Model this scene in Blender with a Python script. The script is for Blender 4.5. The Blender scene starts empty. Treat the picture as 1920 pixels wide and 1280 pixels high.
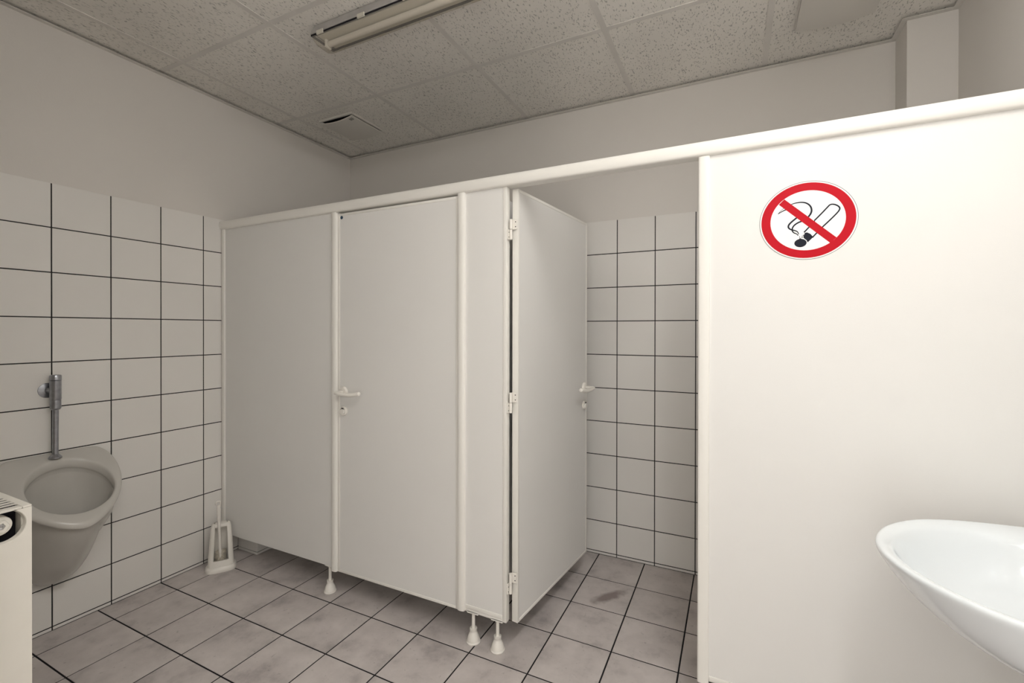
import bpy, bmesh, math, random
from mathutils import Vector, Matrix
random.seed(7)
scene = bpy.context.scene
COL = scene.collection

# ------------------------------------------------------------------ camera, world, exposure
cam_d = bpy.data.cameras.new('camera'); cam = bpy.data.objects.new('camera', cam_d); COL.objects.link(cam)
cam_d.sensor_width = 36.0; cam_d.sensor_fit = 'HORIZONTAL'
cam_d.lens = 855.2378 / 1920 * 36.0
cam_d.shift_y = -18.574 / 1920
cam_d.clip_start = 0.02
_R = Vector((0.8994315, 0.4370595, 0.0013917)); _U = Vector((-0.0027229, 0.0024193, 0.9999934)); _F = Vector((-0.4370532, 0.8994294, -0.0033661))
m = Matrix.Identity(4)
for i in range(3):
    m[i][0] = _R[i]; m[i][1] = _U[i]; m[i][2] = -_F[i]
m.translation = Vector((2.73939, -2.69792, 1.34577))
cam.matrix_world = m
scene.camera = cam
w = bpy.data.worlds.new('world'); scene.world = w; w.use_nodes = True
w.node_tree.nodes['Background'].inputs[0].default_value = (1.0, 0.985, 0.96, 1)
w.node_tree.nodes['Background'].inputs[1].default_value = 2.75  # bright world, enters by the unseen rear doorway as added fill light
scene.view_settings.view_transform = 'Standard'
scene.view_settings.look = 'None'
scene.view_settings.gamma = 1.0
scene.view_settings.use_curve_mapping = False
scene.view_settings.exposure = 0.0
LAMP_STRENGTH = 28.0
LAMP_POS = (3.05, -2.35)
LAMP_LEN = 1.80
LAMP_COLOR = (1.0, 0.995, 0.985)

# ------------------------------------------------------------------ dimensions
XR = 3.585          # right wall
H = 2.7055          # ceiling underside
YF = -2.355         # wall behind the radiator
XRET = 1.47         # return wall of the entrance recess
YB = -3.5           # wall behind the camera
TH = 2.0            # tile height
YP0, YP1 = -1.01, -0.985   # cubicle panels front / back

# ------------------------------------------------------------------ materials
def srgb(r, g, b):
    f = lambda c: (c / 255 / 12.92) if c / 255 <= 0.04045 else ((c / 255 + 0.055) / 1.055) ** 2.4
    return (f(r), f(g), f(b), 1.0)

def mat(name, col, rough=0.5, metal=0.0, spec=0.5, noise=None, bump=None, coat=0.0, rnd=0.0):
    """noise=(scale, amount): soft tonal variation; bump=(scale, strength); rnd: tone change from piece to piece"""
    M = bpy.data.materials.new(name); M.use_nodes = True
    nt = M.node_tree; b = nt.nodes['Principled BSDF']
    b.inputs['Roughness'].default_value = rough; b.inputs['Metallic'].default_value = metal
    b.inputs['Specular IOR Level'].default_value = spec
    b.inputs['Coat Weight'].default_value = coat; b.inputs['Coat Roughness'].default_value = 0.08
    b.inputs['Base Color'].default_value = col
    geo = nt.nodes.new('ShaderNodeNewGeometry')
    last = None
    if noise:
        n = nt.nodes.new('ShaderNodeTexNoise'); n.inputs['Scale'].default_value = noise[0]; n.inputs['Detail'].default_value = 5
        nt.links.new(geo.outputs['Position'], n.inputs['Vector'])
        mr = nt.nodes.new('ShaderNodeMapRange')
        mr.inputs['From Min'].default_value = 0.3; mr.inputs['From Max'].default_value = 0.7
        mr.inputs['To Min'].default_value = 1 - noise[1]; mr.inputs['To Max'].default_value = 1 + noise[1]
        nt.links.new(n.outputs['Fac'], mr.inputs['Value']); last = mr.outputs[0]
    if rnd:
        oi = nt.nodes.new('ShaderNodeObjectInfo'); r = nt.nodes.new('ShaderNodeMapRange')
        r.inputs['To Min'].default_value = 1 - rnd; r.inputs['To Max'].default_value = 1 + rnd
        nt.links.new(oi.outputs['Random'], r.inputs['Value'])
        if last:
            mm = nt.nodes.new('ShaderNodeMath'); mm.operation = 'MULTIPLY'
            nt.links.new(last, mm.inputs[0]); nt.links.new(r.outputs[0], mm.inputs[1]); last = mm.outputs[0]
        else: last = r.outputs[0]
    if last:
        vm = nt.nodes.new('ShaderNodeVectorMath'); vm.operation = 'SCALE'
        vm.inputs[0].default_value = col[:3]; nt.links.new(last, vm.inputs['Scale'])
        nt.links.new(vm.outputs[0], b.inputs['Base Color'])
    if bump:
        n2 = nt.nodes.new('ShaderNodeTexNoise'); n2.inputs['Scale'].default_value = bump[0]; n2.inputs['Detail'].default_value = 4
        nt.links.new(geo.outputs['Position'], n2.inputs['Vector'])
        bp = nt.nodes.new('ShaderNodeBump'); bp.inputs['Strength'].default_value = bump[1]; bp.inputs['Distance'].default_value = 0.002
        nt.links.new(n2.outputs['Fac'], bp.inputs['Height']); nt.links.new(bp.outputs[0], b.inputs['Normal'])
    return M

M_paint = mat('wall_paint', (0.73, 0.695, 0.65, 1), 0.9, spec=0.2, noise=(1.3, 0.02), bump=(140, 0.15))
M_tile = mat('wall_tile_glaze', (0.80, 0.775, 0.735, 1), 0.28, spec=0.4, noise=(3, 0.012), bump=(9, 0.05), rnd=0.018)
M_grout = mat('wall_grout', (0.035, 0.033, 0.033, 1), 0.9, spec=0.1)
M_fgrout = mat('floor_grout', (0.022, 0.020, 0.022, 1), 0.9, spec=0.1)
M_hpl = mat('cubicle_laminate', (0.798, 0.783, 0.752, 1), 0.42, spec=0.35, noise=(2.5, 0.01), bump=(420, 0.08))
M_trim = mat('cubicle_plastic_profile', (0.845, 0.822, 0.768, 1), 0.33, spec=0.45)
M_plast = mat('white_plastic', (0.85, 0.815, 0.75, 1), 0.3, spec=0.5)
M_ceram = mat('white_ceramic', (0.785, 0.82, 0.835, 1), 0.10, spec=0.5, coat=0.4)
M_urinal = mat('grey_white_ceramic', (0.56, 0.54, 0.50, 1), 0.22, spec=0.5, noise=(6, 0.02))
M_chrome = mat('worn_chrome', (0.36, 0.37, 0.40, 1), 0.28, metal=1.0, noise=(60, 0.12))
M_steel = mat('bright_metal', (0.6, 0.6, 0.6, 1), 0.3, metal=1.0)
M_dark = mat('dark_part_and_shade', (0.02, 0.019, 0.022, 1), 0.8, spec=0.1)  # near-black for small dark parts, and for shade painted inside vents and radiator
M_rad = mat('radiator_enamel', (0.88, 0.845, 0.765, 1), 0.35, spec=0.5, noise=(14, 0.015))
M_tbar = mat('ceiling_grid_metal', (0.74, 0.71, 0.665, 1), 0.5, spec=0.3, noise=(8, 0.05))
M_vent = mat('vent_plastic', (0.72, 0.69, 0.64, 1), 0.5, spec=0.3)
M_lamp_h = mat('lamp_housing_plastic', (0.42, 0.40, 0.38, 1), 0.5, spec=0.3, noise=(20, 0.08))
M_tray = mat('lamp_tray_enamel', (0.62, 0.585, 0.50, 1), 0.45, spec=0.4)
M_tube = mat('fluorescent_tube_glass', (0.86, 0.83, 0.77, 1), 0.25, spec=0.5)
M_bristle = mat('brush_bristles', (0.62, 0.57, 0.48, 1), 0.9, spec=0.1, noise=(180, 0.25))
M_blue = mat('blue_sticker', (0.012, 0.05, 0.10, 1), 0.4)
M_red = mat('sign_red', (0.50, 0.004, 0.014, 1), 0.5, spec=0.15)
M_signw = mat('sign_white', (0.87, 0.87, 0.85, 1), 0.4, spec=0.3)
M_ink = mat('sign_black', (0.008, 0.010, 0.020, 1), 0.5, spec=0.2)
M_greyline = mat('sign_edge_grey', (0.22, 0.22, 0.21, 1), 0.5)

def floor_material():
    M = mat('floor_tile_stoneware', (0.36, 0.325, 0.315, 1), 0.42, spec=0.35)
    nt = M.node_tree; b = nt.nodes['Principled BSDF']
    geo = nt.nodes.new('ShaderNodeNewGeometry'); oi = nt.nodes.new('ShaderNodeObjectInfo')
    # every tile starts its marbling somewhere else
    off = nt.nodes.new('ShaderNodeVectorMath'); off.operation = 'SCALE'; off.inputs[0].default_value = (13.0, 7.0, 5.0)
    nt.links.new(oi.outputs['Random'], off.inputs['Scale'])
    add = nt.nodes.new('ShaderNodeVectorMath'); add.operation = 'ADD'
    nt.links.new(geo.outputs['Position'], add.inputs[0]); nt.links.new(off.outputs[0], add.inputs[1])
    n1 = nt.nodes.new('ShaderNodeTexNoise'); n1.inputs['Scale'].default_value = 6.5; n1.inputs['Detail'].default_value = 7; n1.inputs['Roughness'].default_value = 0.62
    nt.links.new(add.outputs[0], n1.inputs['Vector'])
    cr = nt.nodes.new('ShaderNodeValToRGB')
    cr.color_ramp.elements[0].position = 0.28; cr.color_ramp.elements[0].color = (0.36, 0.325, 0.318, 1)
    cr.color_ramp.elements[1].position = 0.70; cr.color_ramp.elements[1].color = (0.66, 0.605, 0.58, 1)
    e = cr.color_ramp.elements.new(0.46); e.color = (0.55, 0.502, 0.482, 1)
    nt.links.new(n1.outputs['Fac'], cr.inputs[0])
    n2 = nt.nodes.new('ShaderNodeTexNoise'); n2.inputs['Scale'].default_value = 55; n2.inputs['Detail'].default_value = 3
    nt.links.new(add.outputs[0], n2.inputs['Vector'])
    r2 = nt.nodes.new('ShaderNodeMapRange'); r2.inputs['From Min'].default_value = 0.66; r2.inputs['From Max'].default_value = 0.78
    r2.inputs['To Min'].default_value = 1.0; r2.inputs['To Max'].default_value = 0.72
    nt.links.new(n2.outputs['Fac'], r2.inputs['Value'])
    # brown smear on the cubicle floor, a stretched blot with ragged edges
    mp = nt.nodes.new('ShaderNodeMapping'); mp.vector_type = 'TEXTURE'
    mp.inputs['Location'].default_value = (2.175, -0.415, 0); mp.inputs['Rotation'].default_value = (0, 0, math.radians(52)); mp.inputs['Scale'].default_value = (0.115, 0.034, 1)
    nt.links.new(geo.outputs['Position'], mp.inputs['Vector'])
    ln = nt.nodes.new('ShaderNodeVectorMath'); ln.operation = 'LENGTH'; nt.links.new(mp.outputs[0], ln.inputs[0])
    n3 = nt.nodes.new('ShaderNodeTexNoise'); n3.inputs['Scale'].default_value = 28; n3.inputs['Detail'].default_value = 4
    nt.links.new(geo.outputs['Position'], n3.inputs['Vector'])
    ad = nt.nodes.new('ShaderNodeMath'); ad.operation = 'ADD'; nt.links.new(ln.outputs['Value'], ad.inputs[0]); nt.links.new(n3.outputs['Fac'], ad.inputs[1])
    r3 = nt.nodes.new('ShaderNodeMapRange'); r3.inputs['From Min'].default_value = 1.0; r3.inputs['From Max'].default_value = 1.65
    r3.inputs['To Min'].default_value = 0.75; r3.inputs['To Max'].default_value = 0.0
    nt.links.new(ad.outputs[0], r3.inputs['Value'])
    sc = nt.nodes.new('ShaderNodeVectorMath'); sc.operation = 'SCALE'
    nt.links.new(cr.outputs[0], sc.inputs[0]); nt.links.new(r2.outputs[0], sc.inputs['Scale'])
    mx = nt.nodes.new('ShaderNodeMix'); mx.data_type = 'RGBA'
    nt.links.new(r3.outputs[0], mx.inputs['Factor']); nt.links.new(sc.outputs[0], mx.inputs[6]); mx.inputs[7].default_value = (0.17, 0.125, 0.115, 1)
    nt.links.new(mx.outputs[2], b.inputs['Base Color'])
    bp = nt.nodes.new('ShaderNodeBump'); bp.inputs['Strength'].default_value = 0.15; bp.inputs['Distance'].default_value = 0.002
    nt.links.new(n1.outputs['Fac'], bp.inputs['Height']); nt.links.new(bp.outputs[0], b.inputs['Normal'])
    return M
M_ftile = floor_material()

def ceiling_material():
    M = mat('fissured_ceiling_board', (0.52, 0.50, 0.46, 1), 0.95, spec=0.1)
    nt = M.node_tree; b = nt.nodes['Principled BSDF']
    geo = nt.nodes.new('ShaderNodeNewGeometry')
    warp = nt.nodes.new('ShaderNodeTexNoise'); warp.inputs['Scale'].default_value = 30
    nt.links.new(geo.outputs['Position'], warp.inputs['Vector'])
    ws = nt.nodes.new('ShaderNodeVectorMath'); ws.operation = 'SCALE'; ws.inputs['Scale'].default_value = 0.016
    nt.links.new(warp.outputs['Color'], ws.inputs[0])
    ad = nt.nodes.new('ShaderNodeVectorMath'); ad.operation = 'ADD'
    nt.links.new(geo.outputs['Position'], ad.inputs[0]); nt.links.new(ws.outputs[0], ad.inputs[1])
    mp = nt.nodes.new('ShaderNodeMapping'); mp.inputs['Rotation'].default_value = (0, 0, math.radians(14)); mp.inputs['Scale'].default_value = (165, 62, 1)
    nt.links.new(ad.outputs[0], mp.inputs['Vector'])
    n = nt.nodes.new('ShaderNodeTexNoise'); n.inputs['Scale'].default_value = 1.0; n.inputs['Detail'].default_value = 1.5
    nt.links.new(mp.outputs[0], n.inputs['Vector'])
    r = nt.nodes.new('ShaderNodeMapRange'); r.inputs['From Min'].default_value = 0.60; r.inputs['From Max'].default_value = 0.66
    r.inputs['To Min'].default_value = 1.0; r.inputs['To Max'].default_value = 0.62
    nt.links.new(n.outputs['Fac'], r.inputs['Value'])
    big = nt.nodes.new('ShaderNodeTexNoise'); big.inputs['Scale'].default_value = 2.2; big.inputs['Detail'].default_value = 3
    nt.links.new(geo.outputs['Position'], big.inputs['Vector'])
    rb = nt.nodes.new('ShaderNodeMapRange'); rb.inputs['From Min'].default_value = 0.3; rb.inputs['From Max'].default_value = 0.7
    rb.inputs['To Min'].default_value = 0.95; rb.inputs['To Max'].default_value = 1.05
    nt.links.new(big.outputs['Fac'], rb.inputs['Value'])
    mu = nt.nodes.new('ShaderNodeMath'); mu.operation = 'MULTIPLY'; nt.links.new(r.outputs[0], mu.inputs[0]); nt.links.new(rb.outputs[0], mu.inputs[1])
    sc = nt.nodes.new('ShaderNodeVectorMath'); sc.operation = 'SCALE'; sc.inputs[0].default_value = (0.86, 0.83, 0.775)
    nt.links.new(mu.outputs[0], sc.inputs['Scale']); nt.links.new(sc.outputs[0], b.inputs['Base Color'])
    bp = nt.nodes.new('ShaderNodeBump'); bp.inputs['Strength'].default_value = 0.6; bp.inputs['Distance'].default_value = 0.003
    nt.links.new(r.outputs[0], bp.inputs['Height']); nt.links.new(bp.outputs[0], b.inputs['Normal'])
    return M
M_ceil = ceiling_material()

def cover_material():
    M = bpy.data.materials.new('clear_lamp_cover'); M.use_nodes = True
    nt = M.node_tree; b = nt.nodes['Principled BSDF']; out = nt.nodes['Material Output']
    b.inputs['Base Color'].default_value = (0.72, 0.68, 0.60, 1); b.inputs['Roughness'].default_value = 0.2
    t = nt.nodes.new('ShaderNodeBsdfTransparent'); mx = nt.nodes.new('ShaderNodeMixShader'); mx.inputs[0].default_value = 0.28
    t.inputs[0].default_value = (0.94, 0.92, 0.88, 1)
    nt.links.new(t.outputs[0], mx.inputs[1]); nt.links.new(b.outputs[0], mx.inputs[2]); nt.links.new(mx.outputs[0], out.inputs[0])
    return M
M_cover = cover_material()

def emission(name, col, s):
    M = bpy.data.materials.new(name); M.use_nodes = True
    b = M.node_tree.nodes['Principled BSDF']
    b.inputs['Base Color'].default_value = (0.8, 0.8, 0.8, 1)
    b.inputs['Emission Color'].default_value = (*col, 1); b.inputs['Emission Strength'].default_value = s
    return M
M_glow = emission('opal_lamp_glass', LAMP_COLOR, LAMP_STRENGTH)

# ------------------------------------------------------------------ helpers
def link(o, parent=None):
    COL.objects.link(o)
    if parent: o.parent = parent
    return o
def obj(name, bm, material, parent=None, smooth=False):
    me = bpy.data.meshes.new(name)
    bmesh.ops.recalc_face_normals(bm, faces=bm.faces)
    bm.to_mesh(me); bm.free()
    me.materials.append(material)
    if smooth is True:
        for p in me.polygons: p.use_smooth = True
    elif smooth:
        for p in me.polygons: p.use_smooth = True
        me.set_sharp_from_angle(angle=math.radians(smooth))
    return link(bpy.data.objects.new(name, me), parent)
def tag(o, label, cat, group=None):
    o['label'] = label; o['category'] = cat
    if group: o['group'] = group
    return o
def thing(name, label, cat, loc=(0, 0, 0), group=None):
    o = bpy.data.objects.new(name, None); o.empty_display_size = 0.1; o.location = loc
    link(o); return tag(o, label, cat, group)
def struct(o): o['kind'] = 'structure'; return o
def local(o, parent_loc):
    """mesh was built in world coordinates, its parent Empty sits at parent_loc"""
    o.location = -Vector(parent_loc); return o

def box(bm, x0, x1, y0, y1, z0, z1, bev=0.0, seg=1):
    r = bmesh.ops.create_cube(bm, size=1.0)
    vs = r['verts']
    bmesh.ops.scale(bm, vec=(x1 - x0, y1 - y0, z1 - z0), verts=vs)
    bmesh.ops.translate(bm, vec=((x0 + x1) / 2, (y0 + y1) / 2, (z0 + z1) / 2), verts=vs)
    if bev:
        es = list({e for v in vs for e in v.link_edges})
        bmesh.ops.bevel(bm, geom=es, offset=bev, segments=seg, profile=0.5, affect='EDGES')
    return bm
def bx(*a, **k): return box(bmesh.new(), *a, **k)
def loft(bm, rings, closed=True, cap0=False, cap1=False):
    R = [[bm.verts.new(p) for p in ring] for ring in rings]
    n = len(R[0])
    for a, b in zip(R, R[1:]):
        for i in range(n if closed else n - 1):
            j = (i + 1) % n
            bm.faces.new((a[i], a[j], b[j], b[i]))
    if cap0: bm.faces.new(R[0][::-1])
    if cap1: bm.faces.new(R[-1])
    return bm
def lathe(bm, prof, axis='Z', at=(0, 0, 0), n=28, cap0=True, cap1=True):
    rings = []
    for r, h in prof:
        ring = []
        for k in range(n):
            a = 2 * math.pi * k / n; c, s = r * math.cos(a), r * math.sin(a)
            p = {'Z': (c, s, h), 'X': (h, c, s), 'Y': (s, h, c)}[axis]
            ring.append(Vector(p) + Vector(at))
        rings.append(ring)
    return loft(bm, rings, True, cap0, cap1)
def tube(bm, pts, rad, n=12, flat=1.0, cap=True, closed=False):
    pts = [Vector(p) for p in pts]
    rad = rad if isinstance(rad, (list, tuple)) else [rad] * len(pts)
    rings = []; up = None
    for i, p in enumerate(pts):
        t = (pts[min(i + 1, len(pts) - 1)] - pts[max(i - 1, 0)]).normalized()
        if up is None:
            up = Vector((0, 0, 1)) if abs(t.z) < 0.9 else Vector((0, 1, 0))
        up = (up - t * up.dot(t)).normalized(); s = t.cross(up)
        rings.append([p + (up * math.sin(2 * math.pi * k / n) * flat + s * math.cos(2 * math.pi * k / n)) * rad[i] for k in range(n)])
    return loft(bm, rings, True, cap, cap)
def extrude_poly(bm, poly, axis, a0, a1):
    """poly: 2D points; axis X: (y,z), Y: (x,z), Z: (x,y)"""
    def P(p, a): return {'X': (a, p[0], p[1]), 'Y': (p[0], a, p[1]), 'Z': (p[0], p[1], a)}[axis]
    return loft(bm, [[P(p, a0) for p in poly], [P(p, a1) for p in poly]], True, True, True)
def smooth_poly(pts, it=2, closed=False):
    pts = [Vector(p) for p in pts]
    for _ in range(it):
        out = [] if closed else [pts[0]]
        rng = range(len(pts)) if closed else range(len(pts) - 1)
        for i in rng:
            a, b = pts[i], pts[(i + 1) % len(pts)]
            out += [a * 0.75 + b * 0.25, a * 0.25 + b * 0.75]
        if not closed: out.append(pts[-1])
        pts = out
    return pts

# pieces (tiles): a slab with chamfered face, local size (a,b), thickness t along +n
_piece = {}
def piece_mesh(a, b, t, ch, material, plane, name):
    key = (round(a, 4), round(b, 4), plane, material.name)
    if key in _piece: return _piece[key]
    bm = bmesh.new()
    def P(u, v, d):
        return {'floor': (u, v, d), 'left': (d, u, v), 'right': (-d, u, v), 'back': (u, -d, v), 'ceil': (u, v, -d)}[plane]
    rings = [[P(u, v, 0) for u, v in ((0, 0), (a, 0), (a, b), (0, b))],
             [P(u, v, t - ch) for u, v in ((0, 0), (a, 0), (a, b), (0, b))],
             [P(u, v, t) for u, v in ((ch, ch), (a - ch, ch), (a - ch, b - ch), (ch, b - ch))]]
    loft(bm, rings, True, True, True)
    bmesh.ops.recalc_face_normals(bm, faces=bm.faces)
    me = bpy.data.meshes.new(name); bm.to_mesh(me); bm.free(); me.materials.append(material)
    _piece[key] = me
    return me
def cuts(lo, hi, origin, pitch):
    k = math.floor((lo - origin) / pitch) + 1; out = [lo]
    while origin + k * pitch < hi - 1e-4:
        out.append(origin + k * pitch); k += 1
    return out + [hi]
def pieces(parent, name, material, plane, us, vs, gap, t, ch, base, jit=0.0, vgaps=None):
    """us, vs: joint lines; base: the constant coordinate of the plane"""
    for i in range(len(us) - 1):
        for j in range(len(vs) - 1):
            u0 = us[i] + gap / 2; u1 = us[i + 1] - gap / 2; v0 = vs[j] + gap / 2; v1 = vs[j + 1] - gap / 2
            if u1 - u0 < 0.004 or v1 - v0 < 0.004: continue
            o = bpy.data.objects.new(name, piece_mesh(u1 - u0, v1 - v0, t, min(ch, (u1 - u0) / 3, (v1 - v0) / 3), material, plane, name))
            d = random.uniform(-jit, jit)
            o.location = {'floor': (u0, v0, base + d), 'ceil': (u0, v0, base + d), 'left': (base + d, u0, v0), 'right': (base + d, u0, v0), 'back': (u0, base + d, v0)}[plane]
            link(o, parent)

# ------------------------------------------------------------------ room shell
WT = 0.12
floor = struct(obj('floor', bx(-WT, XR + WT, YB - WT, WT, -0.12, -0.0016), M_fgrout))
fx = cuts(0.0, XR, 0.4192, 0.2660); fy = cuts(YB, 0.0, -1.0678, 0.2668)
def floor_pieces():
    for i in range(len(fx) - 1):
        for j in range(len(fy) - 1):
            if (fy[j] + fy[j + 1]) / 2 < YF and (fx[i] + fx[i + 1]) / 2 < XRET: continue
            pieces(floor, 'floor_tile', M_ftile, 'floor', fx[i:i + 2], fy[j:j + 2], 0.0062, 0.008, 0.0009, -0.008, 0.0003)
floor_pieces()

wall_left = struct(obj('wall_left', bx(-WT, 0, YB, WT, -0.003, H + 0.1), M_paint))
wall_back = struct(obj('wall_back', bx(0, XR, 0, WT, -0.003, H + 0.1), M_paint))
wall_right = struct(obj('wall_right', bx(XR, XR + WT, YB, WT, -0.003, H + 0.1), M_paint))
wall_front = struct(obj('wall_front', bx(0, XRET, YF - WT, YF, -0.003, H + 0.1), M_paint))
wall_return = struct(obj('wall_entrance', bx(XRET - WT, XRET, YB, YF - WT, -0.003, H + 0.1), M_paint))
_b = bx(0, 2.40, YB - WT, YB, -0.003, H + 0.1); box(_b, 3.35, XR, YB - WT, YB, -0.003, H + 0.1); box(_b, 2.40, 3.35, YB - WT, YB, 2.05, H + 0.1)
wall_rear = struct(obj('wall_rear', _b, M_paint))      # with an unseen doorway, added as an opening for frontal fill from the world
pillar = struct(obj('wall_pillar', bx(3.415, XR, -0.155, 0.0, -0.003, H + 0.02), M_paint))

# tiling: dark grout bed, tiles proud of it, a thin strip course at the floor
zc = [0.0, 0.0175] + [0.2 * k for k in range(1, 11)]
def tile_wall(wall, plane, base, us, sgn):
    lo, hi = us[0], us[-1]
    if plane == 'left': g = bx(0, 0.0028, lo, hi, 0, TH - 0.0035)
    elif plane == 'right': g = bx(base - 0.0028, base, lo, hi, 0, TH - 0.0035)
    else: g = bx(lo, hi, base - 0.0028, base, 0, TH - 0.0035)
    obj('grout_bed', g, M_grout, wall)
    pieces(wall, 'wall_tile', M_tile, plane, us, zc, 0.0050, 0.0046, 0.0007, base, 0.0002)
uy = cuts(YF, 0.0, -1.118, 0.2159)
ux = cuts(0.0, XR, 2.1202, 0.2160)
tile_wall(wall_left, 'left', 0.0, uy, 1)
tile_wall(wall_back, 'back', 0.0, cuts(0.0, 3.415, 2.1202, 0.2160), 1)
tile_wall(wall_right, 'right', XR, cuts(YF, -0.155, -1.118, 0.2159), -1)

# tiled pipe boxing in the corner of the closed cubicle
boxing = struct(obj('wall_pipe_boxing', bx(0.006, 0.181, -0.913, -0.006, 0.0, 1.15), M_grout))
for z0, z1 in zip([0, 0.0175, 0.2, 0.4, 0.6, 0.8, 1.0], [0.0175, 0.2, 0.4, 0.6, 0.8, 1.0, 1.15]):
    pieces(boxing, 'wall_tile', M_tile, 'back', [0.008, 0.186], [z0, z1], 0.004, 0.005, 0.0007, -0.913)
    for y0, y1 in zip(cuts(-0.918, -0.008, -0.918, 0.2159)[:-1], cuts(-0.918, -0.008, -0.918, 0.2159)[1:]):
        pieces(boxing, 'wall_tile', M_tile, 'left', [y0, y1], [z0, z1], 0.004, 0.005, 0.0007, 0.181)
pieces(boxing, 'wall_tile', M_tile, 'floor', [0.008, 0.184], cuts(-0.916, -0.008, -0.918, 0.2159), 0.004, 0.005, 0.0007, 1.15)

# ceiling: slab, lay-in boards, grid bars, edge angles
ceiling = struct(obj('ceiling', bx(-WT, XR + WT, YB - WT, WT, H + 0.1, H + 0.2), M_dark))
cxs = cuts(0.0, XR, 0.204, 0.6687); cys = [YB] + [-0.6525 - 0.6875 * k for k in range(4, -1, -1) if -0.6525 - 0.6875 * k > YB] + [0.0]
for i in range(len(cxs) - 1):
    for j in range(len(cys) - 1):
        if cxs[i] > 3.5: continue
        x1 = cxs[i + 1] if cxs[i + 1] < 3.5 else XR
        pieces(ceiling, 'ceiling_board', M_ceil, 'floor', [cxs[i], x1], [cys[j], cys[j + 1]], 0.004, 0.015, 0.001, H + 0.004, 0.0008)
BW = 0.0125
for x in cxs[1:-1]:
    if x < 3.5: obj('ceiling_bar', bx(x - BW, x + BW, YB, 0, H + 0.0016, H + 0.0039), M_tbar, ceiling)
for y in cys[1:-1]:
    for xa, xb in zip([0] + [x for x in cxs[1:-1] if x < 3.5], [x for x in cxs[1:-1] if x < 3.5] + [XR]):
        obj('ceiling_bar', bx(xa + (BW if xa else 0) + 0.0004, xb - (BW if xb < XR else 0) - 0.0004, y - BW, y + BW, H + 0.0018, H + 0.0039), M_tbar, ceiling)
def angle(x0, x1, y0, y1, dz=0.0):
    obj('edge_angle', bx(x0, x1, y0, y1, H - 0.011 - dz, H - 0.0085 - dz, bev=0.0005), M_tbar, ceiling)
AW = 0.024
angle(0, AW, YF, 0); angle(AW, 3.415, -AW, 0); angle(3.393, 3.415, -0.155 - AW, -AW); angle(3.415, XR, -0.155 - AW, -0.155); angle(XR - AW, XR, YB, -0.155 - AW)
angle(AW, XRET, YF, YF + AW)

# ------------------------------------------------------------------ cubicle partition
ORG = (1.8, -0.9975, 0.0)
part = thing('cubicle_partition', 'white laminate toilet cubicle front wall with top rail and round-footed legs', 'partition', ORG)
def pp(name, bm, material, smooth=False): return local(obj(name, bm, material, part, smooth), ORG)
ZB, ZT = 0.137, 1.945
# fixed panels
pp('panel', bx(0.030, 0.908, YP0, YP1, ZB, ZT, bev=0.001), M_hpl)
pan2 = pp('panel', bx(1.694, 1.880, YP0, YP1, ZB + 0.014, ZT, bev=0.001), M_hpl)
pan3 = pp('panel', bx(2.664, XR - 0.028, YP0, YP1, ZB + 0.024, ZT, bev=0.001), M_hpl)
div = pp('divider_panel', bx(1.780, 1.805, YP1, -0.012, ZB, ZT, bev=0.001), M_hpl)
# profiles along panel edges
def post_profile(x0, x1, bulge, y0=YP0, y1=YP1):
    n = 7; pts = []
    for k in range(n + 1):
        t = k / n; a = math.pi * t
        pts.append((x0 + (x1 - x0) * (0.5 - 0.5 * math.cos(a)), y0 - 0.004 - bulge * math.sin(a) ** 0.7))
    return pts + [(x1, y1 + 0.006), (x0, y1 + 0.006)]
def post(x0, x1, bulge, z0, z1, name='post'):
    return pp(name, extrude_poly(bmesh.new(), post_profile(x0, x1, bulge), 'Z', z0, z1), M_trim, 40)
post(0.006, 0.034, 0.007, ZB + 0.04, 1.938, 'wall_profile')
post(0.905, 0.9405, 0.010, ZB - 0.012, 1.938)
post(1.6595, 1.6965, 0.011, ZB - 0.006, 1.938)
post(2.630, 2.666, 0.004, 0.142, 1.938)
post(XR - 0.030, XR - 0.006, 0.007, ZB + 0.02, 1.938, 'wall_profile')
# flat edge trims with a fine bead
def edge_trim(x0, x1, z0, z1, proud=0.0022, name='edge_trim'):
    return pp(name, bx(x0, x1, YP0 - proud, YP1 + proud, z0, z1, bev=0.0014, seg=2), M_trim, 40)
edge_trim(1.878, 1.8955, ZB - 0.006, 1.938)
edge_trim(1.697, 1.8775, ZB + 0.004, ZB + 0.022)
edge_trim(1.697, 1.8775, ZB - 0.008, ZB + 0.0035, 0.0010)
edge_trim(2.667, XR - 0.031, 0.152, 0.170)
# top rail, half-round front with a groove near its top
prof = []
for k in range(13):
    a = -math.pi / 2 + math.pi * k / 12
    prof.append((YP0 - 0.004 - 0.014 * math.cos(a) ** 0.6 if abs(math.cos(a)) > 1e-6 else YP0 - 0.004, 1.9625 + 0.0245 * math.sin(a)))
prof += [(YP0 - 0.003, 1.9885), (YP0 + 0.002, 1.9905), (YP1 + 0.004, 1.9905), (YP1 + 0.008, 1.987), (YP1 + 0.008, 1.938)]
pp('top_rail', extrude_poly(bmesh.new(), prof, 'X', 0.006, XR - 0.006), M_trim, 35)
pp('rail_end_cap', extrude_poly(bmesh.new(), [((p[0] + 0.9975) * 1.05 - 0.9975, (p[1] - 1.9645) * 1.04 + 1.9645) for p in prof], 'X', 0.0055, 0.0095), M_trim, 35)
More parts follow.
